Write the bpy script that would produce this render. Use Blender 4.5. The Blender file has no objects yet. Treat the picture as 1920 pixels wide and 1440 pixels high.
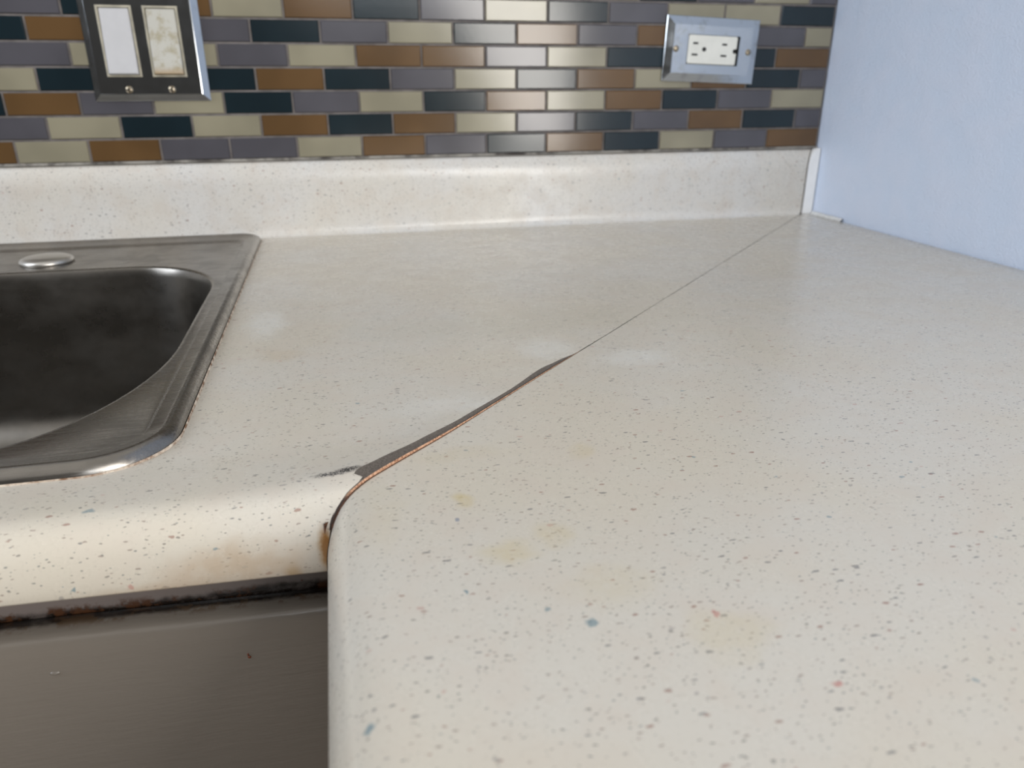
import bpy, bmesh, math, random
from mathutils import Vector, Matrix, noise
random.seed(7)
S = bpy.context.scene
COL = S.collection
Z0 = 0.91                      # worktop height above the floor
# ------------------------------------------------------------------ camera
cam_d = bpy.data.cameras.new('camera'); cam = bpy.data.objects.new('camera', cam_d); COL.objects.link(cam)
f = Vector((0.20963303, 0.90355099, -0.3736972)); r = Vector((0.97390463, -0.22694503, -0.00239184)); u = Vector((0.08696987, 0.36344402, 0.92754767))
M = Matrix((r, u, -f)).transposed().to_4x4(); M.translation = Vector((-0.6157, -0.90273, 0.16025 + Z0))
cam.matrix_world = M
cam_d.sensor_width = 36; cam_d.lens = 1394.26 / 1920 * 36
cam_d.clip_start = 0.01
cam_d.dof.use_dof = True; cam_d.dof.focus_distance = 0.40; cam_d.dof.aperture_fstop = 10
S.camera = cam
# ------------------------------------------------------------------ world
w = bpy.data.worlds.new('room_daylight'); S.world = w; w.use_nodes = True
nt = w.node_tree; nt.nodes.clear()
out = nt.nodes.new('ShaderNodeOutputWorld'); bg = nt.nodes.new('ShaderNodeBackground')
tc = nt.nodes.new('ShaderNodeTexCoord'); sp = nt.nodes.new('ShaderNodeSeparateXYZ')
rmp = nt.nodes.new('ShaderNodeValToRGB'); mr = nt.nodes.new('ShaderNodeMapRange')
nt.links.new(tc.outputs['Generated'], sp.inputs[0]); nt.links.new(sp.outputs['Z'], mr.inputs['Value'])
mr.inputs['From Min'].default_value = -1; mr.inputs['From Max'].default_value = 1
nt.links.new(mr.outputs[0], rmp.inputs[0])
e = rmp.color_ramp.elements
e[0].position = 0.40; e[0].color = (.04, .035, .03, 1)
e[1].position = 1.0; e[1].color = (.62, .60, .56, 1)
x = e.new(0.52); x.color = (.042, .04, .037, 1)
x = e.new(0.66); x.color = (.09, .085, .078, 1)
x = e.new(0.80); x.color = (.52, .50, .47, 1)
nt.links.new(rmp.outputs[0], bg.inputs[0]); bg.inputs[1].default_value = 1.0
nt.links.new(bg.outputs[0], out.inputs[0])
# ------------------------------------------------------------------ daylight through the side window, plus two added fill lamps
def area(name, loc, target, sx, sy, power, col):
    l = bpy.data.lights.new(name, 'AREA'); l.shape = 'RECTANGLE'; l.size = sx; l.size_y = sy; l.energy = power; l.color = col
    o = bpy.data.objects.new(name, l); COL.objects.link(o); o.location = loc
    d = (Vector(target) - Vector(loc)).normalized()
    o.rotation_euler = d.to_track_quat('-Z', 'Z').to_euler(); return o
area('window_daylight_side', (0.05, -1.72, Z0 + 0.27), (-1.0, -1.1, Z0 + 0.2), 1.1, 0.44, 18.5, (1.0, .96, .90))
area('fill_light_left', (-2.9, -1.0, Z0 + 1.25), (0, -.4, Z0 + 0.15), 1.5, 1.1, 30.0, (.84, .91, 1.0))  # added fill lamp to brighten the blue wall, not a known window
area('fill_light_rear', (-0.25, -3.1, Z0 + 1.0), (-0.2, 0, Z0 + 0.05), 0.9, 0.9, 9.0, (.92, .96, 1.0))  # added fill lamp that lifts the upstand and its white end
# ------------------------------------------------------------------ colour management
vs = S.view_settings; vs.view_transform = 'Standard'; vs.look = 'None'; vs.gamma = 1; vs.use_curve_mapping = False; vs.exposure = 0.3

# ================================================================== helpers
def link(name, me, mats, parent=None, loc=(0, 0, Z0)):
    for m in (mats if isinstance(mats, (list, tuple)) else [mats]): me.materials.append(m)
    o = bpy.data.objects.new(name, me); COL.objects.link(o)
    if parent: o.parent = parent
    else: o.location = loc
    return o
def mesh(name, V, F, mats, parent=None, loc=(0, 0, Z0), smooth=True, mi=None, org=(0, 0, 0), fixn=True):
    me = bpy.data.meshes.new(name)
    ox, oy, oz = org
    me.from_pydata([(a - ox, b_ - oy, c - oz) for a, b_, c in V], [], F)
    if mi: me.polygons.foreach_set('material_index', mi)
    if fixn:
        bm = bmesh.new(); bm.from_mesh(me); bmesh.ops.recalc_face_normals(bm, faces=bm.faces); bm.to_mesh(me); bm.free()
    if smooth: me.polygons.foreach_set('use_smooth', [True] * len(me.polygons))
    me.update()
    if smooth and smooth != 'all': me.set_sharp_from_angle(angle=math.radians(42))
    return link(name, me, mats, parent, loc)
def thing(name, label, cat, base, group=None):
    o = bpy.data.objects.new(name, None); COL.objects.link(o); o.location = (base[0], base[1], base[2] + Z0)
    o.empty_display_size = .02; o['label'] = label; o['category'] = cat
    if group: o['group'] = group
    return o
def bevbox(name, lo, hi, bev, mats, parent=None, org=(0, 0, 0), seg=2, loc=(0, 0, Z0)):
    bm = bmesh.new(); bmesh.ops.create_cube(bm, size=1)
    for v in bm.verts:
        for i in range(3): v.co[i] = (lo[i] + hi[i]) / 2 + v.co[i] * (hi[i] - lo[i]) - org[i]
    if bev: bmesh.ops.bevel(bm, geom=bm.edges[:], offset=bev, segments=seg, profile=.5, affect='EDGES')
    me = bpy.data.meshes.new(name); bm.to_mesh(me); bm.free()
    me.polygons.foreach_set('use_smooth', [True] * len(me.polygons)); me.set_sharp_from_angle(angle=math.radians(35))
    return link(name, me, mats, parent, loc)
def lerp_tab(tab, v):
    if v <= tab[0][0]: return tab[0][1]
    for (a, fa), (b_, fb) in zip(tab, tab[1:]):
        if v <= b_: t = (v - a) / (b_ - a); t = t * t * (3 - 2 * t); return fa + (fb - fa) * t
    return tab[-1][1]
def grid_faces(nr, nc, skip=None):
    F = []
    for i in range(nr - 1):
        for j in range(nc - 1):
            if skip and skip(i, j): continue
            F.append((i * nc + j, i * nc + j + 1, (i + 1) * nc + j + 1, (i + 1) * nc + j))
    return F
# ------------------------------------------------------------------ material helpers
class Mat:
    def __init__(s, name, org=None):
        s.m = bpy.data.materials.new(name); s.m.use_nodes = True; s.t = s.m.node_tree
        s.b = s.t.nodes['Principled BSDF']; s.tc = s.n('ShaderNodeTexCoord'); s.co = s.tc.outputs['Object']
        if org: s.co = s.mapping(loc=org)
    def n(s, k, **kw):
        x = s.t.nodes.new(k)
        for a, v in kw.items(): setattr(x, a, v)
        return x
    def put(s, sock, v):
        if hasattr(v, 'links') or hasattr(v, 'is_linked'): s.t.links.new(v, sock)
        else: sock.default_value = v
    def math(s, op, a, b=0.0, c=None, clamp=False):
        x = s.n('ShaderNodeMath', operation=op, use_clamp=clamp); s.put(x.inputs[0], a); s.put(x.inputs[1], b)
        if c is not None: s.put(x.inputs[2], c)
        return x.outputs[0]
    def noise(s, scale, detail=2, rough=.5, co=None):
        x = s.n('ShaderNodeTexNoise'); x.inputs['Scale'].default_value = scale; x.inputs['Detail'].default_value = detail
        x.inputs['Roughness'].default_value = rough; s.put(x.inputs['Vector'], co or s.co); return x.outputs['Fac'], x.outputs['Color']
    def mapping(s, co=None, loc=(0, 0, 0), rot=(0, 0, 0), scale=(1, 1, 1), kind='POINT'):
        x = s.n('ShaderNodeMapping', vector_type=kind); s.put(x.inputs['Vector'], co or s.co)
        x.inputs['Location'].default_value = loc; x.inputs['Rotation'].default_value = rot; x.inputs['Scale'].default_value = scale
        return x.outputs[0]
    def rng(s, v, a, b, c=0., d=1., smooth=True):
        x = s.n('ShaderNodeMapRange'); x.interpolation_type = 'SMOOTHSTEP' if smooth else 'LINEAR'
        s.put(x.inputs['Value'], v); x.inputs['From Min'].default_value = a; x.inputs['From Max'].default_value = b
        x.inputs['To Min'].default_value = c; x.inputs['To Max'].default_value = d; return x.outputs['Result']
    def mix(s, fac, a, b):
        x = s.n('ShaderNodeMix', data_type='RGBA'); s.put(x.inputs[0], fac)
        s.put(x.inputs[6], a if not isinstance(a, tuple) else (*a, 1)); s.put(x.inputs[7], b if not isinstance(b, tuple) else (*b, 1)); return x.outputs[2]
    def bump(s, h, strength=.2, dist=.001):
        x = s.n('ShaderNodeBump'); x.inputs['Strength'].default_value = strength; x.inputs['Distance'].default_value = dist
        s.put(x.inputs['Height'], h); s.put(s.b.inputs['Normal'], x.outputs[0])
    def set(s, **kw):
        for k, v in kw.items():
            k = k.replace('_', ' ')
            s.put(s.b.inputs[k], (*v, 1) if isinstance(v, tuple) and len(v) == 3 else v)
        return s
    def warp(s, amt, scale):
        _, c = s.noise(scale, 2)
        a = s.n('ShaderNodeVectorMath', operation='SUBTRACT'); s.put(a.inputs[0], c); a.inputs[1].default_value = (.5, .5, .5)
        b = s.n('ShaderNodeVectorMath', operation='SCALE'); s.put(b.inputs[0], a.outputs[0]); b.inputs['Scale'].default_value = amt
        d = s.n('ShaderNodeVectorMath', operation='ADD'); s.put(d.inputs[0], s.co); s.put(d.inputs[1], b.outputs[0]); return d.outputs[0]
    def specks(s, co, scale, size, gate, rot=0., stretch=1.):
        """mask of scattered flecks; gate = share of cells that hold one"""
        m = s.mapping(co, rot=(0, 0, rot), scale=(scale / stretch, scale, scale * .9))
        v = s.n('ShaderNodeTexVoronoi'); v.inputs['Scale'].default_value = 1; s.put(v.inputs['Vector'], m)
        sp = s.n('ShaderNodeSeparateColor'); s.put(sp.inputs[0], v.outputs['Color'])
        g = s.math('LESS_THAN', sp.outputs[0], gate)
        sz = s.math('MULTIPLY_ADD', sp.outputs[1], size * .7, size * .5)
        d = s.math('SUBTRACT', sz, v.outputs['Distance'])
        return s.math('MULTIPLY', s.rng(d, 0, size * .35), g), sp.outputs[2]
    def blob(s, co, c, rad, soft=.5, rot=0.):
        m = s.mapping(co, loc=(0, 0, 0), scale=(1, 1, 1))
        a = s.n('ShaderNodeVectorMath', operation='SUBTRACT'); s.put(a.inputs[0], m); a.inputs[1].default_value = c
        q = s.mapping(a.outputs[0], rot=(0, 0, rot), scale=(1, 1, 1)) if rot else a.outputs[0]
        b = s.n('ShaderNodeVectorMath', operation='MULTIPLY'); s.put(b.inputs[0], q); b.inputs[1].default_value = tuple(1 / k for k in rad)
        l = s.n('ShaderNodeVectorMath', operation='LENGTH'); s.put(l.inputs[0], b.outputs[0])
        return s.rng(l.outputs['Value'], 1.0, 1 - soft)

def laminate(name, stains_shade=(), tint=(1, 1, 1), org=(0, 0, 0)):
    m = Mat(name, org)
    n1, _ = m.noise(9, 3); n2, _ = m.noise(42, 4, .6); n3, _ = m.noise(620, 3, .7)
    c = m.mix(m.rng(n1, .35, .65), (.59 * tint[0], .545 * tint[1], .465 * tint[2]), (.59 * tint[0], .56 * tint[1], .505 * tint[2]))
    c = m.mix(m.math('MULTIPLY', m.rng(n2, .42, .7), .35), c, (.58, .51, .44))
    c = m.mix(m.math('MULTIPLY', m.rng(n3, .5, .75), .30), c, (.46, .42, .36))
    wc = m.warp(.0012, 420); wl = m.warp(.003, 260)
    for sc, size, gate, rot, st, colr, k in (
        (620, .21, .55, .35, 2.4, (.16, .145, .13), .72),
        (560, .21, .48, -1.1, 2.6, (.24, .18, .155), .68),
        (700, .22, .5, 1.5, 2.0, (.15, .165, .165), .68),
        (330, .20, .28, .1, 2.6, (.12, .12, .13), .66),
        (300, .20, .20, -.6, 2.2, (.28, .15, .12), .7)):
        f_, rr = m.specks(wc, sc, size, gate, rot, st)
        c = m.mix(m.math('MULTIPLY', f_, k), c, colr)
    for sc, size, gate, rot, st, colr, k in (
        (125, .13, .09, .7, 1.3, (.16, .24, .28), .62),
        (120, .13, .09, -.5, 1.6, (.44, .25, .22), .50),
        (170, .15, .14, 1.2, 1.5, (.24, .22, .22), .55)):
        f_, rr = m.specks(wl, sc, size, gate, rot, st)
        c = m.mix(m.math('MULTIPLY', f_, k), c, colr)
    wb = m.warp(.020, 48); wr = m.warp(.0025, 300); nb, _ = m.noise(170, 3, .65); wn = m.warp(.0034, 480); nf, _ = m.noise(1500, 2, .7)
    for (cen, rad, colr, k, mode) in stains_shade:
        if mode == 'soft': f_ = m.math('MULTIPLY', m.blob(wb, cen, rad, .75), m.rng(nb, .25, .6, .55, 1.0))
        elif mode == 'rust': f_ = m.math('MULTIPLY', m.blob(wr, cen, rad, .8), m.rng(nb, .2, .5, .6, 1.0))
        elif mode == 'fleck': f_ = m.blob(wn, cen, rad, .5)
        else: f_ = m.math('MULTIPLY', m.blob(wn, cen, rad, .9), m.rng(nf, .36, .58))
        c = m.mix(m.math('MULTIPLY', f_, k, clamp=True), c, colr)
    m.set(Base_Color=c, Roughness=m.rng(n2, .3, .7, .24, .32))
    nn, _ = m.noise(900, 2); m.bump(nn, .05, .0004)
    return m.m
Y = (.55, .46, .27); BR = (.42, .28, .13); RU = (.25, .11, .025); W = (.70, .70, .67); BL = (.10, .20, .25); RD = (.45, .15, .13)
st_right = [((-.5131, -.6048, .003), (.009, .008, .02), Y, .45, 'soft'), ((-.574, -.638, .003), (.0085, .010, .02), Y, .75, 'soft'),
            ((-.5639, -.6787, 0), (.014, .012, .02), Y, .45, 'soft'), ((-.5447, -.6688, 0), (.012, .012, .02), Y, .35, 'soft'),
            ((-.535, -.705, 0), (.022, .016, .02), Y, .22, 'soft'), ((-.505, -.735, 0), (.020, .014, .02), Y, .28, 'soft'),
            ((-.61, -.64, 0), (.014, .04, .03), (.56, .49, .36), .25, 'soft'), ((-.57, -.595, 0), (.035, .012, .02), (.56, .49, .36), .3, 'soft'),
            ((-.4595, -.4405, 0), (.010, .008, .02), Y, .4, 'soft'),
            ((-.44, -.49, 0), (.035, .02, .03), W, .45, 'soft'), ((-.52, -.60, 0), (.03, .03, .03), (.57, .51, .44), .3, 'soft'),
            ((-.5474, -.7209, 0), (.0028, .0023, .01), BL, .65, 'fleck'), ((-.5592, -.7112, 0), (.0016, .0017, .01), BL, .6, 'fleck'),
            ((-.5839, -.6968, 0), (.0010, .0014, .01), BL, .75, 'fleck'), ((-.619, -.7474, 0), (.0018, .0024, .02), BL, .7, 'fleck'),
            ((-.5069, -.7257, 0), (.0015, .0026, .01), RD, .55, 'fleck'), ((-.5375, -.7424, 0), (.0006, .0007, .01), (.02, .02, .02), .95, 'fleck'),
            ((-.5796, -.6509, 0), (.0016, .0018, .01), (.12, .17, .27), .6, 'fleck'), ((-.487, -.762, 0), (.0019, .0015, .01), RD, .65, 'fleck')]
st_shade_left = [((-.659, -.4317, 0), (.02, .018, .02), (.52, .42, .30), .35, 'soft'), ((-.672, -.36, 0), (.02, .05, .02), W, .55, 'soft'),
           ((-.56, -.54, .002), (.045, .018, .02), W, .4, 'soft'), ((-.49, -.46, 0), (.03, .03, .02), W, .5, 'soft'),
           ((-.50, -.40, 0), (.16, .045, .02), (.50, .47, .39), .35, 'soft'),
           ((-.6265, -.6065, .003), (.0125, .0032, .02), (.035, .036, .042), 1.5, 'worn'),
           ((-.620, -.6045, .003), (.008, .0035, .02), (.035, .034, .036), 1.7, 'worn'),
           ((-.6320, -.632, -.019), (.0046, .02, .014), (.33, .18, .05), 1.0, 'rust'), ((-.6320, -.632, -.018), (.0024, .02, .010), RU, 1.2, 'rust'),
           ((-.645, -.632, -.028), (.006, .02, .007), BR, .9, 'soft'), ((-.665, -.632, -.022), (.042, .02, .014), (.48, .38, .28), .75, 'soft'),  # wide haze: part brown stain, part shade on the nose painted in
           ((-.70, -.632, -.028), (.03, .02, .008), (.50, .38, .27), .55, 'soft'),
           ((-.7235, -.6125, .003), (.0030, .0016, .01), BL, .6, 'fleck'), ((-.728, -.632, -.022), (.0015, .01, .0014), BL, .7, 'fleck'),
           ((-.675, -.630, -.013), (.001, .01, .0008), BL, .6, 'fleck'), ((-.708, -.632, -.024), (.0012, .01, .0016), RD, .5, 'fleck')]
M_LAM_L = laminate('speckled_laminate_sink_side', st_shade_left, org=(-.9, -.3, 0))
M_LAM_R = laminate('speckled_laminate_peninsula', st_right, org=(-.33, -.8, 0))
M_LAM_B = laminate('speckled_laminate_upstand', [], (1.12, 1.16, 1.25))

def simple(name, col, rough=.5, metal=0., bump=None, var=0., vs_=60):
    m = Mat(name); n, _ = m.noise(vs_, 4, .6)
    c = m.mix(m.rng(n, .35, .65), tuple(k * (1 - var) for k in col), tuple(min(1, k * (1 + var)) for k in col)) if var else col
    m.set(Base_Color=c, Roughness=rough, Metallic=metal)
    if bump: b_, _ = m.noise(bump[0], 3); m.bump(b_, bump[1], bump[2])
    return m.m
def tile_mat(name, col, var=.12):
    m = Mat(name); n, _ = m.noise(14, 2); n2, _ = m.noise(300, 2)
    m.set(Base_Color=m.mix(m.rng(n, .3, .7), tuple(k * (1 - var) for k in col), tuple(k * (1 + var) for k in col)), Roughness=.16, IOR=1.5)
    m.bump(n2, .04, .0005); return m.m
M_T = {'D': tile_mat('navy_glass', (.010, .020, .026)), 'B': tile_mat('brown_glass', (.125, .070, .029)), 'G': tile_mat('grey_glass', (.088, .085, .098)), 'C': tile_mat('cream_glass', (.28, .257, .185))}
M_GROUT = simple('tile_grout', (.17, .155, .15), .9, bump=(800, .5, .001), var=.2)
def steel(name, col, rough, sx, sy):
    m = Mat(name); st = m.mapping(scale=(sx, sy, sy)); n, _ = m.noise(1, 4, .6, st); n2, _ = m.noise(30, 4, .6)
    m.set(Base_Color=m.mix(m.rng(n2, .35, .7), col, tuple(k * .78 for k in col)), Metallic=1., Roughness=m.math('ADD', m.rng(n, .3, .7, rough - .04, rough + .06), m.rng(n2, .4, .8, 0, .08)))
    m.bump(n, .06 if sy > 100 else .01, .0003); return m.m
M_STEEL = steel('brushed_sink_steel', (.29, .272, .25), .25, 30, 700)
M_BOWL = steel('brushed_bowl_steel', (.25, .235, .215), .28, 14, 25)
def chrome(name, dirt):
    m = Mat(name); n, _ = m.noise(55, 5, .65); n2, _ = m.noise(240, 3, .6)
    c = m.mix(m.math('MULTIPLY', m.rng(n, .5, .75), dirt), (.58, .61, .64), (.36, .36, .36))
    m.set(Base_Color=c, Metallic=1., Roughness=m.rng(n, .35, .75, .10, .10 + dirt * .18)); m.bump(n2, .04, .0003); return m.m
M_CHROME = chrome('smudged_chrome', .35); M_CHROME2 = chrome('dull_stained_chrome', .8)
M_SCREW = simple('brassy_screw_metal', (.42, .36, .27), .32, 1.)
M_WHITE = simple('white_switch_plastic', (.60, .60, .62), .35, var=.02)
def dirty_plastic():
    m = Mat('grimy_ivory_plastic'); n, _ = m.noise(90, 5, .65); sp_ = m.n('ShaderNodeSeparateXYZ'); m.put(sp_.inputs[0], m.co)
    c = m.mix(m.rng(n, .46, .66), (.56, .55, .50), (.42, .38, .28))
    c = m.mix(m.rng(sp_.outputs['Z'], -.022, -.031, 0, .7), c, (.40, .25, .10))
    m.set(Base_Color=c, Roughness=.4); return m.m
M_DIRTY = dirty_plastic()
M_FRAME = simple('yellowed_switch_frame', (.42, .39, .31), .45, var=.2)
M_IVORY = simple('ivory_receptacle', (.78, .78, .73), .35, var=.03)
M_SLOT = simple('dark_slot', (.012, .011, .010), .6)
M_PENC = simple('white_end_cap', (.93, .93, .93), .5, var=.02)
def wallpaint():
    m = Mat('pale_blue_wall_paint'); n, _ = m.noise(420, 3, .6); n2, _ = m.noise(28, 3)
    h = m.math('ADD', n, m.math('MULTIPLY', n2, 1.6))
    m.set(Base_Color=m.mix(m.rng(n2, .3, .7), (.69, .79, .97), (.72, .80, .97)), Roughness=.38); m.bump(h, .7, .0014); return m.m
M_WALL = wallpaint()
M_PLASTER = simple('plain_wall_paint', (.55, .55, .55), .7, bump=(200, .2, .001))
M_FLOOR = simple('vinyl_floor', (.30, .25, .20), .5, var=.15)
def cab_paint(name, col, grime):
    m = Mat(name, (-.95, -.35, -Z0)); n, _ = m.noise(1, 4, .6, m.mapping(scale=(55, 300, 420))); n2, _ = m.noise(70, 4, .7); n3, _ = m.noise(14, 2)
    c = m.mix(m.rng(n3, .3, .7), tuple(k * .95 for k in col), col)
    if grime:
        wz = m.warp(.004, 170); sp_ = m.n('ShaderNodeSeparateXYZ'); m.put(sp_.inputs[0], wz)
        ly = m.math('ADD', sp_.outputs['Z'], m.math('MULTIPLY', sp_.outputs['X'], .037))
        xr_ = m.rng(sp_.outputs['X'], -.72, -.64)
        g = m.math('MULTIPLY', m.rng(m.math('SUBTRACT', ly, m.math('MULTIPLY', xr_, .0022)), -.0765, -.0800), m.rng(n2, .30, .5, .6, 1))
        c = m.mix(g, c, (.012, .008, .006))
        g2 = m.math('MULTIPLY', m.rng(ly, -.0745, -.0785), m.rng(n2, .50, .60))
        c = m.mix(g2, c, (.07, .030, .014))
        f_, _r = m.specks(wz, 150, .12, .16); c = m.mix(m.math('MULTIPLY', f_, .8), c, (.09, .022, .015))
    else:
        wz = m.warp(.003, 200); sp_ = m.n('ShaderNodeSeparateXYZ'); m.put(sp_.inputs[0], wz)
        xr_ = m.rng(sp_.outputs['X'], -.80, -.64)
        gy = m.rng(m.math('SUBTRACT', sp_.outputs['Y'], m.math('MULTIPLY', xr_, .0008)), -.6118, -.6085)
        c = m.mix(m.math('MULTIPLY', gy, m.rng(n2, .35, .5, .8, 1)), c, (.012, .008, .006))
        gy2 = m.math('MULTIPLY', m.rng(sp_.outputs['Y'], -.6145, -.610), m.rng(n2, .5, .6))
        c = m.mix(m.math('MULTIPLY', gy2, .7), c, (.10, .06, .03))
        f_, _r = m.specks(m.co, 60, .07, .25); c = m.mix(m.math('MULTIPLY', f_, .5), c, (.10, .07, .05))
    m.set(Base_Color=c, Roughness=.24); m.bump(m.math('ADD', n, m.math('MULTIPLY', n2, .4)), .35, .0007); return m.m
M_CAB = cab_paint('brushed_taupe_cabinet_paint', (.22, .195, .168), False)
M_FACE = cab_paint('grimy_taupe_frame_paint', (.20, .17, .16), True)
M_BOARD = simple('carcass_board', (.38, .33, .28), .6)
def edge_mat(name, a, b, sc, rough, dark=None):
    m = Mat(name); n, _ = m.noise(sc, 4, .75); c = m.mix(m.rng(n, .35, .65), a, b)
    if dark:                                  # rust-blackened stretch of the edge, down on the rounded front
        sp_ = m.n('ShaderNodeSeparateXYZ'); m.put(sp_.inputs[0], m.co); c = m.mix(m.rng(sp_.outputs['Y'], dark[0], dark[1]), c, (.03, .012, .006))
    m.set(Base_Color=c, Roughness=rough); m.bump(n, .6, .0008); return m.m
M_WORN = edge_mat('worn_grey_brown_laminate_core', (.07, .058, .048), (.17, .145, .125), 1500, .6)
M_CHIP = edge_mat('exposed_orange_particleboard', (.24, .10, .045), (.70, .43, .28), 900, .42, (-.3185, -.3225))
M_RUSTY = edge_mat('dark_rust_core', (.03, .012, .006), (.16, .06, .025), 700, .7)
M_CAULK = edge_mat('grimy_caulk', (.17, .085, .04), (.62, .54, .45), 110, .5)
M_CAULKW = edge_mat('white_caulk', (.6, .6, .58), (.85, .85, .84), 300, .5)

# ================================================================== the setting
B = .0155; H = .0831; D = .632
def struct(name, lo, hi, mat):
    o = bevbox(name, lo, hi, 0, mat); o['kind'] = 'structure'; return o
struct('wall_back', (-3.2, .0005, -Z0), (.12, .12, 1.5), M_PLASTER)
struct('wall_right', (.0005, -1.12, -Z0), (.12, 0, 1.5), M_WALL)
struct('floor', (-3.2, -3.4, -Z0 - .05), (.12, .12, -Z0), M_FLOOR)

# ================================================================== tile backsplash
ROW = .02338; TY = .008
def bx(k):                                   # joint k counted from the corner
    return -(.0015 + .07366 * k - .000157 * k * k)
rows = {}
# rows listed from the corner outwards; odd rows begin with a whole tile, even rows with a half tile
rows[1] = 'BGCDBDGBCGGBCB' + 'GD'
rows[2] = 'GDBGDGCBDBCDCG' + 'BC'
rows[3] = 'CGDBCBDCGDCGBD' + 'GC'
rows[4] = 'GDBCBDCGDBDGDC' + 'BG'
rows[5] = 'BDGDCGBBCGCCG' + 'DBG'
rows[6] = 'CGDBGBDCGDGCBD' + 'GC'
rows[7] = 'DCCGDCGDBCBDG' + 'BDC'
rows[8] = 'GCGDCBGDCBGBDC' + 'GB'
for k in range(9, 24): rows[k] = ''.join(random.Random(k).choice('DBGC') for _ in range(18))  # unseen upper rows, carried higher to give the sink steel a dark reflection
V = []; F = []; MI = []
keys = 'DBGC'
def add_tile(x0, x1, z0, z1, mi, dy=0):
    base = len(V); g = .0004
    for ins, y in ((0, -.0015), (0, -TY + .0012 + dy), (.0009, -TY + dy)):
        V.extend([(x0 + ins, y, z0 + ins), (x1 - ins, y, z0 + ins), (x1 - ins, y, z1 - ins), (x0 + ins, y, z1 - ins)])
    for s_ in (0, 4):
        for i in range(4):
            j = (i + 1) % 4; F.append((base + s_ + i, base + s_ + j, base + s_ + 4 + j, base + s_ + 4 + i)); MI.append(mi)
    F.append((base + 8, base + 9, base + 10, base + 11)); MI.append(mi)
gr = .0011
for k, seq in rows.items():
    z0 = H + .0022 + ROW * (k - 1); z1 = z0 + ROW - 2 * gr
    for i, ch in enumerate(seq):
        if k % 2: a, b_ = bx(i + 1), bx(i)
        else: a, b_ = (bx(i + .5), bx(i - .5)) if i else (bx(.5), bx(0))
        if k == 2 and i == 0: b_ = bx(0)
        add_tile(a + gr, b_ - gr, z0, z1, keys.index(ch), random.uniform(-.00015, .00015))
base = len(V)
x0, x1, z0, z1 = -1.35, -.0006, H + .0005, H + ROW * 23 + .004
V += [(x0, -.0001, z0), (x1, -.0001, z0), (x1, -.0001, z1), (x0, -.0001, z1), (x0, -TY + .0016, z0), (x1, -TY + .0016, z0), (x1, -TY + .0016, z1), (x0, -TY + .0016, z1)]
for q in ((0, 1, 2, 3), (4, 5, 6, 7), (0, 1, 5, 4), (1, 2, 6, 5), (2, 3, 7, 6), (3, 0, 4, 7)): F.append(tuple(base + i for i in q)); MI.append(4)
o = mesh('tile_backsplash', V, F, [M_T[c] for c in keys] + [M_GROUT], smooth=False, mi=MI)
o['label'] = 'glass mosaic tile backsplash in navy, brown, grey and cream bricks on the back wall'; o['category'] = 'backsplash'

M_GRIMECAULK = edge_mat('mottled_grimy_caulk', (.05, .042, .036), (.30, .28, .25), 38, .6)
V = []; NX = 160
for i in range(NX + 1):
    xx = -1.35 + 1.349 * i / NX; q = .0006 * noise.noise(Vector((xx * 120, 1, 1)))
    V += [(xx, -TY + .001, H + .0022), (xx, -TY - .0003, H + .0020 + q), (xx, -TY - .0013 - q, H + .0006), (xx, -TY - .0015, H - .0004)]
mesh('caulk_line', V, grid_faces(NX + 1, 4), M_GRIMECAULK, o, loc=(0, 0, 0), fixn=False)

# ================================================================== countertops
HT = [(-.632, .0), (-.626, .0004), (-.618, .0016), (-.605, .0026), (-.58, .0020), (-.555, .0016), (-.525, .0015), (-.50, .0018), (-.485, .0010), (-.47, .0002), (-.44, 0)]
WT = [(-.632, .0003), (-.6235, .0005), (-.6135, .0006), (-.6105, .0058), (-.606, .0072), (-.599, .0062), (-.580, .0046), (-.558, .0030), (-.528, .0022), (-.500, .0036), (-.488, .0026), (-.474, .0003), (-.44, .00015)]
GT = [(-.632, .0002), (-.630, .0006), (-.6265, .0018), (-.622, .0014), (-.616, .0007), (-.6, .0004), (-.47, .0002), (-.44, .00006), (0, .00008)]
def hump(d):                                 # the slightly raised no-drip front edge
    t = min(1, max(0, (d - .565) / .045)); return .0016 * t * t * (3 - 2 * t)
def zbot(x): return -.0272 - (x + .697) * .034
def profile():                               # (distance from wall, z, on_top)
    P = [(B + .007 + (.30 - B - .007) * i / 24, 0) for i in range(24)] + [(.30 + .14 * i / 20, 0) for i in range(20)]
    P += [(.44 + .17 * i / 85, hump(.44 + .17 * i / 85)) for i in range(86)]
    zt = hump(.61)
    for (d, z) in ((.6128, zt - .0001), (.6156, zt - .0005), (.6182, zt - .0012), (.6206, zt - .0022), (.6228, zt - .0037), (.6247, zt - .0055), (.6264, zt - .0078), (.6280, zt - .0105), (.6293, zt - .0135), (.6304, zt - .0170), (.6313, zt - .0205), (.6318, zt - .024), (.632, -.0262), (.6317, -.0270), (.6305, -.0272)): P.append((d, z))
    P += [(.612, -.0272), (.6115, -.019), (.3, -.019), (B + .01, -.019)]
    return P
PR = profile()
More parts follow.
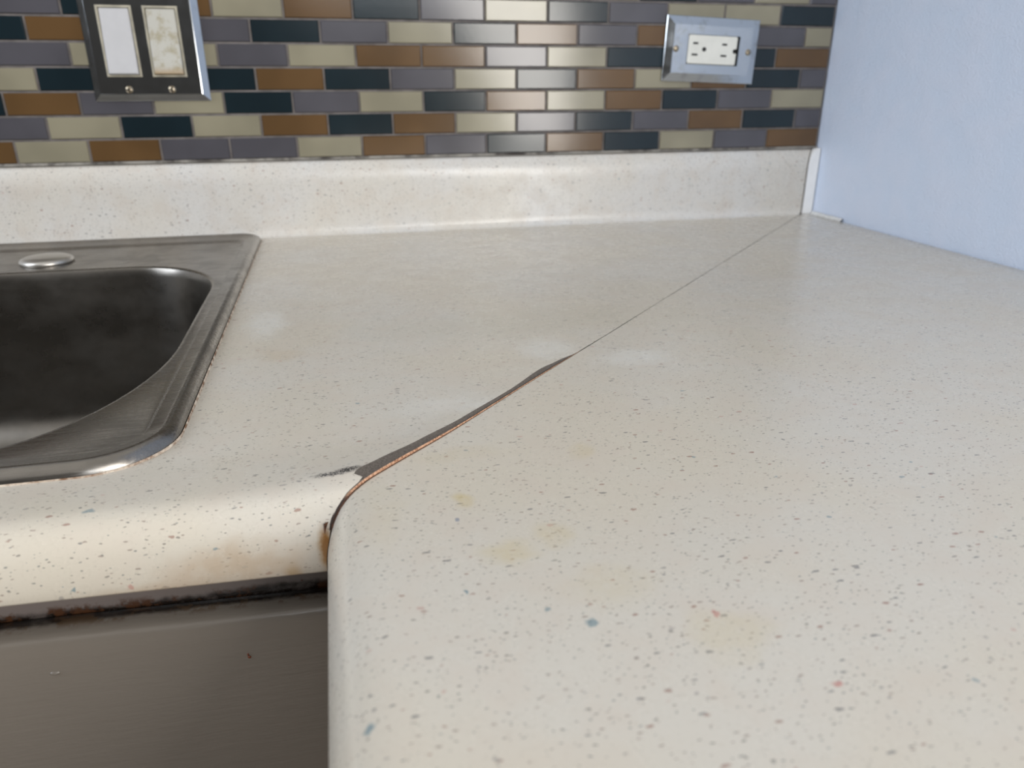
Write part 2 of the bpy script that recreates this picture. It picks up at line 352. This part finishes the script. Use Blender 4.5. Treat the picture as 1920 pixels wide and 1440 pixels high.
# ---- sink run
top_l = thing('laminate_countertop', 'cream speckled laminate countertop holding the steel sink, worn through along its diagonal seam', 'countertop', (-.9, -.3, 0))
OL = (-.9, -.3, 0)
XF = [-1.9, -1.6, -1.35, -1.25, -1.22, -1.1, -.98, -.86, -.80, -.76, -.73, -.715, -.69, -.675, -.66]
NT = 60
V = []; 
for (d, z) in PR:
    y = -d; top = z > -.012 and not (z < -.018)
    wv = lerp_tab(WT, y) * math.sqrt(2) if z > -.0185 else .0006
    xe = y - max(wv, lerp_tab(GT, y))
    for xx in XF: V.append([xx, y, z])
    for k in range(1, NT + 1):
        t = 1 - (1 - k / NT) ** 2.0
        V.append([-.66 + (xe + .66) * t, y, z])
nc = len(XF) + NT
for i, v in enumerate(V):
    xx, y, z = v
    if z > -.0185:
        dist = max(0, (y - xx) / math.sqrt(2) - lerp_tab(WT, y))
        v[2] += lerp_tab(HT, y) * math.exp(-(dist / .016) ** 1.3) * (1 if z > -.004 else max(0, (z + .02) / .016))
    if z < -.004:
        k = min(1, (-.004 - z) / .022); v[2] += (zbot(xx) + .0272) * k if z > -.0275 and y < -.6119 else 0
def hole(i, j):
    if i >= len(PR) - 1 or j >= len(XF) - 1: return False
    ya, yb = -PR[i][0], -PR[i + 1][0]
    return (XF[j] >= -1.251 and XF[j + 1] <= -.7149 and ya <= -.045 and yb >= -.565)
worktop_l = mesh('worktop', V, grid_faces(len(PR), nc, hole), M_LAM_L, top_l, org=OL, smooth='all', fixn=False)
# keep material coordinates on the shared corner origin
def shared(mat_src, org):
    return mat_src
# worn bevel, exposed board, deep joint (swept along the seam)
def sweep(name, ys, sec, mat, n_sec):
    V = []
    for y in ys: V += sec(y)
    return mesh(name, V, grid_faces(len(ys), n_sec), mat, top_l, org=OL, smooth='all', fixn=False)
def ztop(y):                                  # profile height on the top/nose
    d = -y
    for (a, za), (b_, zb) in zip(PR, PR[1:]):
        if a <= d <= b_: return za + (zb - za) * ((d - a) / max(1e-9, b_ - a))
    return -.0262
ys = [-.470 - .1515 * i / 150 for i in range(151)]
def sec_worn(y):
    wv = max(lerp_tab(WT, y) * math.sqrt(2), lerp_tab(GT, y)); h = lerp_tab(HT, y); z = ztop(y); g = lerp_tab(GT, y) + .0002
    R = []
    jag = .00025 * noise.noise(Vector((y * 900, 3, 1)))
    for k in range(7):
        t = k / 6; xx = y - wv - .0001 + (wv - g) * t
        R.append((xx, y, z + h * (1 - .55 * t ** 1.4) - .0004 * math.sin(t * math.pi) + (jag if 0 < k < 6 else 0)))
    return R
sweep('worn_edge', ys, sec_worn, M_WORN, 7)['label'] = 'dark grey-brown worn laminate edge'
ys2 = [-.470 - .159 * i / 150 for i in range(151)]
def sec_chip(y):
    h = lerp_tab(HT, y); z = ztop(y); g = lerp_tab(GT, y)
    j = .00020 * noise.noise(Vector((y * 1400, 7, 1))); h *= lerp_tab([(-.632, 1.0), (-.585, 1.0), (-.55, .55), (-.47, .35)], y)
    return [(y - g - .0003, y, z + h * .45 + .0001), (y - g * .8, y, z + h * .30 + j), (y - g * .5, y, z + h * .06 + .0001), (y - .0005, y, z - .0008), (y - .0005, y, z - .003)]
sweep('joint_line', ys2, lambda y: [(y - .0006, y, ztop(y) + .00012), (y - .00002, y, ztop(y) - .0002)], M_RUSTY, 2)
sweep('particleboard_edge', ys2, sec_chip, M_CHIP, 5)['label'] = 'thin strip of exposed orange particleboard'
ys3 = [-.02 - .6105 * i / 160 for i in range(161)]
def sec_core(y):
    z = ztop(y) if y > -.628 else -.006
    return [(y - .0004 - .0012, y + .0012, z - .0015), (y - .0004 - .0012, y + .0012, min(-.018, z - .003))]
sweep('joint_core', ys3, sec_core, M_RUSTY, 2)
# upstand of the sink run
def upstand_prof():
    P = [(.0006, -.002), (.0006, H), (.0035, H - .0003)]
    for i in range(1, 11):
        a = math.pi / 2 * i / 10; P.append((.0035 + (B - .0035) * math.sin(a), H - .0003 - .026 * (1 - math.cos(a))))
    P += [(B, .045), (B, .012), (B + .0003, .007), (B + .0014, .0032), (B + .0036, .0009), (B + .0071, 0), (B + .0071, -.002)]
    return P
UP = upstand_prof(); XS = [-1.9, -1.5, -1.1, -.9, -.7, -.5, -.3, -.15, -.08, -.04]
V = []
for d, z in UP:
    for xx in XS: V.append((xx, -d, z))
    V.append((-d - .0007, -d, z))
V.append((0, 0, 0)); V.pop()
mesh('upstand', V, grid_faces(len(UP), len(XS) + 1), M_LAM_B, top_l, org=OL, fixn=False)

# ---- peninsula run
OR = (-.33, -.8, 0)
top_r = thing('laminate_countertop', 'cream speckled laminate peninsula countertop running towards the camera along the blue wall', 'countertop', OR)
PR2 = [(.002, -.019), (.002, -.0005), (.0035, 0)] + PR
V = []; NT2 = 90
for (d, z) in PR2:
    xx = -d
    for k in range(NT2 + 1):
        t = (k / NT2) ** 1.7; v = [xx, xx + (-1.55 - xx) * t, z]
        if k == 0 and z > -.003: v[2] -= .0003
        if abs(z) < .002 and d > .02: v[2] += .00035 * noise.noise(Vector((v[0] * 9, v[1] * 9, 0)))
        V.append(v)
mesh('worktop', V, grid_faces(len(PR2), NT2 + 1), M_LAM_R, top_r, org=OR, smooth='all', fixn=False)
# mitred stub of its upstand, cut off square and capped white
V = []
CP = UP[1:-3] + [(B, 0.0003)]
mesh('mitre_joint', [q for d, z in CP for q in ((-d - .0006, -d - .0007, z + (.0003 if z > H - .02 else 0)), (-d + .0001, -d - .0014, z + (.0003 if z > H - .02 else 0)))], grid_faces(len(CP), 2), M_WORN, top_r, org=OR, fixn=False, smooth=False)
n = len(CP)
for d, z in CP: V.append((-d, -d - .0002, z))
for d, z in CP: V.append((-d, -B - .0012, z))
F = [(i, i + 1, n + i + 1, n + i) for i in range(n - 1)]
V += [(-.0006, -.0006, 0), (-.0006, -B - .0012, 0)]
F += [tuple(range(n, 2 * n)) + (2 * n + 1,)]
e_ = mesh('upstand_end', V, F, M_PENC, top_r, org=OR, fixn=False, smooth=False); e_['label'] = 'white cut end of the mitred upstand'
# lumps of caulk in the corner
V = []; F = []
pts = [(-.0032 - .002 * abs(math.sin(i * 2.1)), -B - .003 - .0026 * i, .0012 + .0014 * abs(math.sin(i * 1.7))) for i in range(26)]
for i, (xx, y, z) in enumerate(pts): V += [(-.0006, y, z + .0015), (xx * .6 - .0008, y, z), (xx - .001, y, .0002)]
F = grid_faces(len(pts), 3)
mesh('caulk', V, F, M_CAULKW, top_r, org=OR, fixn=False)['label'] = 'ragged white caulk in the corner'

# ================================================================== sink
SK = (-.98, -.30, 0)
sink = thing('kitchen_sink', 'stainless steel drop-in kitchen sink with a covered tap hole', 'sink', SK)
def rrect(xl, xr, yf, yb, rfr, rbr, rfl, rbl, z, n=14):
    """loop clockwise from the front-right corner; radii may be (rx, ry)"""
    L = []
    def corner(cx, cy, rx, ry, a0):
        for i in range(n + 1):
            a = a0 + math.pi / 2 * i / n; L.append((cx + rx * math.cos(a), cy + ry * math.sin(a), z))
    def rr(q): return q if isinstance(q, tuple) else (q, q)
    a = rr(rfr); corner(xr - a[0], yf + a[1], a[0], a[1], -math.pi / 2)
    a = rr(rbr); b_ = a
    # straight right side subdivision
    y0 = L[-1][1]; y1 = yb - a[1]
    for i in range(1, 12): L.append((xr, y0 + (y1 - y0) * i / 12, z))
    corner(xr - a[0], yb - a[1], a[0], a[1], 0)
    a = rr(rbl); x0 = L[-1][0]; x1 = xl + a[0]
    for i in range(1, 12): L.append((x0 + (x1 - x0) * i / 12, yb, z))
    corner(xl + a[0], yb - a[1], a[0], a[1], math.pi / 2)
    a = rr(rfl); y0 = L[-1][1]; y1 = yf + a[1]
    for i in range(1, 12): L.append((xl, y0 + (y1 - y0) * i / 12, z))
    corner(xl + a[0], yf + a[1], a[0], a[1], math.pi)
    a = rr(rfr); x0 = L[-1][0]; x1 = xr - a[0]
    for i in range(1, 12): L.append((x0 + (x1 - x0) * i / 12, yf, z))
    return L
def loft(name, loops, mat, parent, org, cap=False, smooth=True):
    n = len(loops[0]); V = [v for L in loops for v in L]; F = []
    for k in range(len(loops) - 1):
        for i in range(n):
            j = (i + 1) % n; F.append((k * n + i, k * n + j, (k + 1) * n + j, (k + 1) * n + i))
    if cap: F.append(tuple((len(loops) - 1) * n + i for i in range(n)))
    return mesh(name, V, F, mat, parent, org=org, smooth=smooth, fixn=False)
xl, xr, yf, yb = -1.262, -.6996, -.5798, -.0185
def rim(i, z, ib=None, r0=.040, irt=None):
    ib = i if ib is None else ib; ir = i if irt is None else irt; rad = max(.010, r0 - i)
    return rrect(xl + i, xr - ir, yf + i, yb - ib, rad, max(.012, .020 - i * .3), rad, max(.012, .020 - i * .3), z)
def bowl(i, z):
    return rrect(-1.235 + i, -.7240 - i, -.5500 + i, -.1545 - i, (.082 - i * .6, .150 - i * .6), (.085 - i * .6, .100 - i * .6), (.082, .150), (.085, .10), z)
loops = [rim(0, .0003), rim(.0004, .0022), rim(.0018, .0045), rim(.0038, .0062), rim(.0058, .0068), rim(.0074, .0063), rim(.0086, .0055), rim(.0165, .0053, .030, irt=.0140),
         rim(.0180, .0048, .0320, irt=.0152), rim(.0192, .0030, .0350, irt=.0163), rim(.0203, .0025, .0365, irt=.0172)]
loops += [bowl(-.0030, .0026), bowl(-.0012, .0024), bowl(.0, .0014)]
loft('deck', loops, M_STEEL, sink, SK, smooth='all')
bl = [bowl(.0, .0014), bowl(.0010, -.001), bowl(.0018, -.006), bowl(.0035, -.03), bowl(.0065, -.08), bowl(.0095, -.125)]
for a in range(1, 8):
    t = a / 7 * math.pi / 2; bl.append(bowl(.0095 + .032 * (1 - math.cos(t)), -.125 - .035 * math.sin(t)))
def shrink(L, k, z): return [(-.98 + (a + .98) * k, -.35 + (b_ + .35) * k, z) for a, b_, c in L]
bl += [shrink(bl[-1], .6, -.163), shrink(bl[-1], .2, -.166)]
bl += [[(-.98 + .045 * math.cos(2 * math.pi * i / len(bl[0]) - 1.57), -.35 + .045 * math.sin(2 * math.pi * i / len(bl[0]) - 1.57), zz) for i in range(len(bl[0]))] for zz in (-.1665, -.172)]
loft('bowl', bl, M_BOWL, sink, SK, cap=True, smooth='all')
# domed blanking cap over a tap hole
def disc(name, cx, cy, R, prof, mat, parent, org, seg=40):
    loops = [[(cx + R * rr_ * math.cos(2 * math.pi * i / seg), cy + R * rr_ * math.sin(2 * math.pi * i / seg), z) for i in range(seg)] for rr_, z in prof]
    return loft(name, loops, mat, parent, org, cap=True, smooth='all')
M_CAP = simple('polished_cap_steel', (.60, .58, .55), .38, 1.)
disc('tap_hole_cover', -.8905, -.1135, .0235, [(.96, .0028), (1.0, .0042), (.985, .0056), (.93, .0070), (.8, .0084), (.55, .0094), (.25, .0099), (.03, .0100)], M_CAP, sink, SK)
# bead of old caulk round the rim
L0 = rim(0, 0)
n = len(L0); V = []
for k, (off, z) in enumerate(((.0002, .0012), (.0004, .0009), (.0007, .0001))):
    for i in range(n):
        a, b_ = L0[i - 1], L0[(i + 1) % n]; t = Vector((b_[0] - a[0], b_[1] - a[1], 0)).normalized(); nn = Vector((t.y, -t.x, 0))
        q = .0006 * (noise.noise(Vector((L0[i][0] * 90, L0[i][1] * 90, 5))) + .2)
        o_ = off + (q if k else 0)
        if L0[i][1] > -.03: o_ = min(o_, .0008)
        V.append((L0[i][0] + nn.x * o_, L0[i][1] + nn.y * o_, z))
F = []
for k in range(2):
    for i in range(n): j = (i + 1) % n; F.append((k * n + i, k * n + j, (k + 1) * n + j, (k + 1) * n + i))
mesh('caulk_bead', V, F, M_CAULK, sink, org=SK, fixn=False)['label'] = 'rust-stained old caulk along the rim'

# ================================================================== wall plates
def plate(name, cx, cz, w_, h_, mat, parent, org, openings, bv=.0072, hb=.0):
    """bevelled cover plate with rectangular openings, front facing -y"""
    yb_, yf_ = -TY - .0002, -TY - .0062
    xs = sorted({cx - w_ / 2 + bv, cx + w_ / 2 - bv} | {a for o_ in openings for a in (o_[0], o_[1])})
    zs = sorted({cz - h_ / 2 + bv, cz + h_ / 2 - bv} | {a for o_ in openings for a in (o_[2], o_[3])})
    V = []; F = []
    for z in zs:
        for xx in xs: V.append((xx, yf_, z))
    nx = len(xs)
    for i in range(len(zs) - 1):
        for j in range(nx - 1):
            mx = (xs[j] + xs[j + 1]) / 2; mz = (zs[i] + zs[i + 1]) / 2
            if any(o_[0] < mx < o_[1] and o_[2] < mz < o_[3] for o_ in openings): continue
            F.append((i * nx + j, i * nx + j + 1, (i + 1) * nx + j + 1, (i + 1) * nx + j))
    x0, x1, z0, z1 = cx - w_ / 2, cx + w_ / 2, cz - h_ / 2, cz + h_ / 2
    b0 = len(V)
    rings = [(bv, yf_), (bv - .0008, yf_ + .0003), (.0006, yf_ + .0046 - hb), (0, yf_ + .0052 - hb), (0, yb_)]
    for ins, y in rings: V += [(x0 + ins, y, z0 + ins), (x1 - ins, y, z0 + ins), (x1 - ins, y, z1 - ins), (x0 + ins, y, z1 - ins)]
    for k in range(len(rings) - 1):
        for i in range(4):
            j = (i + 1) % 4; F.append((b0 + 4 * k + i, b0 + 4 * k + j, b0 + 4 * k + 4 + j, b0 + 4 * k + 4 + i))
    for o_ in openings:
        b1 = len(V)
        for y in (yf_, yf_ + .0045): V += [(o_[0], y, o_[2]), (o_[1], y, o_[2]), (o_[1], y, o_[3]), (o_[0], y, o_[3])]
        for i in range(4): j = (i + 1) % 4; F.append((b1 + i, b1 + j, b1 + 4 + j, b1 + 4 + i))
    return mesh(name, V, F, mat, parent, org=org, smooth=False, fixn=False)
def screw(cx, cz, parent, org, R=.0030, ang=.6):
    seg = 24; y0 = -TY - .0060; V = []; F = []
    prof = [(1.25, y0 + .0001), (1.15, y0 - .0004), (1.0, y0 - .0005), (.9, y0 - .0011), (.5, y0 - .0015), (.05, y0 - .0016)]
    for rr_, y in prof:
        for i in range(seg):
            a = 2 * math.pi * i / seg; V.append((cx + R * rr_ * math.cos(a), y, cz + R * rr_ * math.sin(a)))
    for k in range(len(prof) - 1):
        for i in range(seg): j = (i + 1) % seg; F.append((k * seg + i, k * seg + j, (k + 1) * seg + j, (k + 1) * seg + i))
    F.append(tuple((len(prof) - 1) * seg + i for i in range(seg)))
    s_ = mesh('screw', V, F, M_SCREW, parent, org=org, smooth='all', fixn=False)
    ca, sa = math.cos(ang), math.sin(ang); l, t = R * .85, R * .13
    V = [(cx + a * ca - b_ * sa, y, cz + a * sa + b_ * ca) for y in (y0 - .0018, y0 - .0005) for a, b_ in ((-l, -t), (l, -t), (l, t), (-l, t))]
    mesh('screw_slot', V, [(0, 1, 2, 3), (0, 1, 5, 4), (1, 2, 6, 5), (2, 3, 7, 6), (3, 0, 4, 7)], M_SLOT, s_, smooth=False, org=org)
    return s_
# ---- double rocker switch
SW = (-.7905, -.008, .2015)
sw = thing('light_switch', 'chrome double wall plate holding one clean and one grimy rocker switch', 'light switch', SW)
ops = []
RK = [(-.8135, M_WHITE, 'clean white rocker'), (-.7705, M_DIRTY, 'grimy yellowed rocker')]
for cx, _, _ in RK: ops.append((cx - .0168, cx + .0168, .2010 - .0332, .2010 + .0332))
plate('cover_plate', -.7908, .2023, .1120, .1145, M_CHROME, sw, SW, ops)
for cx, mt, lb in RK:
    cz = .2010
    # frame ring
    V = []; F = []
    for ins, y in ((.0003, -TY - .0030), (.0003, -TY - .0072), (.0009, -TY - .0078), (.0023, -TY - .0078), (.0027, -TY - .0060)):
        a, b_ = .0168 - ins, .0332 - ins
        V += [(cx - a, y, cz - b_), (cx + a, y, cz - b_), (cx + a, y, cz + b_), (cx - a, y, cz + b_)]
    for k in range(4):
        for i in range(4): j = (i + 1) % 4; F.append((4 * k + i, 4 * k + j, 4 * k + 4 + j, 4 * k + 4 + i))
    fr = mesh('switch_frame', V, F, M_FRAME, sw, org=SW, smooth=False, fixn=False)
    # rocker paddle, rocked so that its lower half stands out
    a, b_ = .0139, .0303; bm = bmesh.new()
    pf = [(-b_, -TY - .0100), (-b_ + .0012, -TY - .0110), (0, -TY - .0088), (b_ - .001, -TY - .0074), (b_, -TY - .0066)]
    org_ = (cx, -TY, cz); V = []; F = []
    for xs_, yo in ((-a, .0012), (-a + .0012, 0), (a - .0012, 0), (a, .0012)):
        for z, y in pf: V.append((cx + xs_, y + yo, cz + z))
    F = grid_faces(4, 5)
    nb = len(V)
    for i in (0, 1, 2, 3, 4): V.append((cx - a, -TY - .003, cz + pf[i][0]))
    for i in (0, 1, 2, 3, 4): V.append((cx + a, -TY - .003, cz + pf[i][0]))
    for i in range(4): F += [(i, i + 1, nb + i + 1, nb + i), (15 + i, 15 + i + 1, nb + 5 + i + 1, nb + 5 + i)]
    F += [(0, 5, 10, 15, nb + 5, nb), (4, 9, 14, 19, nb + 9, nb + 4)]
    rk = mesh('rocker', V, F, mt, fr, org=SW, smooth=False); rk['label'] = lb
for cx in (-.8118, -.7707):
    for cz in (.1563, .2467): screw(cx, cz, sw, SW, ang=.5 if cx < -.8 else 1.2)
# ---- outlet, mounted sideways
OT = (-.1642, -.008, .1973)
ot = thing('wall_outlet', 'dull chrome plate with an ivory double outlet mounted sideways near the corner', 'outlet', OT)
ot.rotation_euler = (0, math.radians(2.1), 0)
ox, oz = OT[0], OT[2]
plate('cover_plate', ox, oz, .1195, .0708, M_CHROME2, ot, OT, [(ox - .0322, ox + .0346, oz - .0162, oz + .0162)], bv=.0092, hb=.0018)
bevbox('backing_box', (ox - .034, -TY - .0012, oz - .018), (ox + .036, -TY - .0006, oz + .018), 0, M_SLOT, ot, org=OT)
# receptacle face with a notch for the outer ground hole
def notch_outline():
    x0, x1, z0, z1 = ox - .0316, ox + .0308, oz - .0156, oz + .0156; c = .0014
    P = [(x0 + c, z0), (x1 - c, z0), (x1, z0 + c)]
    for i in range(0, 9):
        a = -math.pi / 2 - math.pi * i / 8; P.append((x1 - .0022 + .0026 * math.cos(a), oz - .0002 + .0026 * math.sin(a)))
    P = P[:3] + [(x1, oz - .0028)] + P[3:] + [(x1, oz + .0024), (x1, z1 - c), (x1 - c, z1), (x0 + c, z1), (x0, z1 - c), (x0, z0 + c)]
    return P
NO = notch_outline(); n = len(NO); V = []
mxx = sum(p[0] for p in NO) / n
for ins, y in ((0, -TY - .0014), (0, -TY - .0074), (.0007, -TY - .0082)):
    for a, b_ in NO: V.append((ox + (a - ox) * (1 - ins * 30), y, oz + (b_ - oz) * (1 - ins * 60)))
F = []
for k in range(2):
    for i in range(n): j = (i + 1) % n; F.append((k * n + i, k * n + j, (k + 1) * n + j, (k + 1) * n + i))
F.append(tuple(2 * n + i for i in range(n)))
rc = mesh('receptacle', V, F, M_IVORY, ot, org=OT, smooth=False)
def hole_piece(name, P):
    n = len(P); V = [(a, -TY - .0078, b_) for a, b_ in P] + [(a, -TY - .00835, b_) for a, b_ in P]
    mesh(name, V, [tuple(range(n, 2 * n))] + [(i, (i + 1) % n, n + (i + 1) % n, n + i) for i in range(n)], M_SLOT, rc, org=OT, smooth=False)
for dx in (-.0232, .0142):
    for dz, hl in ((.0066, .0032), (-.0057, .0038)):
        c0, c1 = ox + dx, oz + dz
        hole_piece('slot', [(c0 - hl, c1 - .0011), (c0 + hl, c1 - .0011), (c0 + hl, c1 + .0011), (c0 - hl, c1 + .0011)])
hole_piece('ground_hole', [(ox - .0116 + .0027 * math.cos(a * math.pi / 8), oz + .0004 + .0024 * math.sin(a * math.pi / 8)) for a in range(16)])
screw(ox - .0466, oz - .0003, ot, OT, ang=.9); screw(ox + .0472, oz - .0003, ot, OT, ang=2.2)

# ================================================================== base cabinet
CB = (-.95, -.35, -Z0)
cab = thing('base_cabinet', 'taupe painted base cabinet below the sink countertop, grime in the gap above its drawer front', 'cabinet', CB)
V = [(-1.85, -.03, -.9099), (-.03, -.03, -.9099), (-.03, -1.5, -.9099), (-.59, -1.5, -.9099), (-.59, -.585, -.9099), (-1.85, -.585, -.9099)]
V += [(a, b_, -.20 if False else -.0195) for a, b_, c in V]
F = [(i, (i + 1) % 6, 6 + (i + 1) % 6, 6 + i) for i in range(6)]
mesh('carcass', V, F, M_BOARD, cab, org=CB, smooth=False)
bevbox('face_frame', (-1.85, -.6035, -.90), (-.591, -.5855, -.0197), .0008, M_FACE, cab, org=CB)
# drawer front with an eased top edge that runs slightly out of level
def dz(xx): return -.0540 - (xx + .70) * .037
V = []; XD = [-1.30 + (.655 + .041) * i / 40 for i in range(41)]
prof = [(-.6040, -.0012), (-.6050, -.0001), (-.6085, .0), (-.6120, -.0001), (-.6146, -.0007), (-.6166, -.0016), (-.6179, -.0028), (-.6184, -.0046), (-.6184, -.012), (-.6184, -.18), (-.6170, -.183), (-.6040, -.184)]
for y, z in prof:
    for xx in XD: V.append((xx, y + .0003 * noise.noise(Vector((xx * 60, z * 60, 2))), dz(xx) + z + (.0004 * noise.noise(Vector((xx * 45, y * 90, 1))))))
dr = mesh('drawer_front', V, grid_faces(len(prof), len(XD)), M_CAB, cab, org=CB, smooth='all', fixn=False)
def drip(name, cx, cz, rx, rz, mat, lab):
    V = []; F = []; seg = 16; rings = [(1, 0), (.85, .35), (.5, .85), (.1, 1)]
    for q, h in rings:
        for i in range(seg): a = 2 * math.pi * i / seg; V.append((cx + rx * q * math.cos(a), -.6183 - .0008 * h, cz + rz * q * math.sin(a)))
    for k in range(3):
        for i in range(seg): j = (i + 1) % seg; F.append((k * seg + i, k * seg + j, (k + 1) * seg + j, (k + 1) * seg + i))
    F.append(tuple(3 * seg + i for i in range(seg)))
    mesh(name, V, F, mat, dr, org=CB, smooth='all')['label'] = lab
drip('paint_drip', -.749, -.0710, .0022, .0010, M_CAB, 'small raised blob of paint')
M_RUSTSPOT = simple('rust_drip', (.16, .035, .008), .35)
drip('rust_drip', -.6712, -.0782, .0009, .0009, M_RUSTSPOT, 'tiny rust-brown drip')
drip('rust_drip', -.6716, -.0768, .0005, .0010, M_RUSTSPOT, 'tiny rust-brown drip')
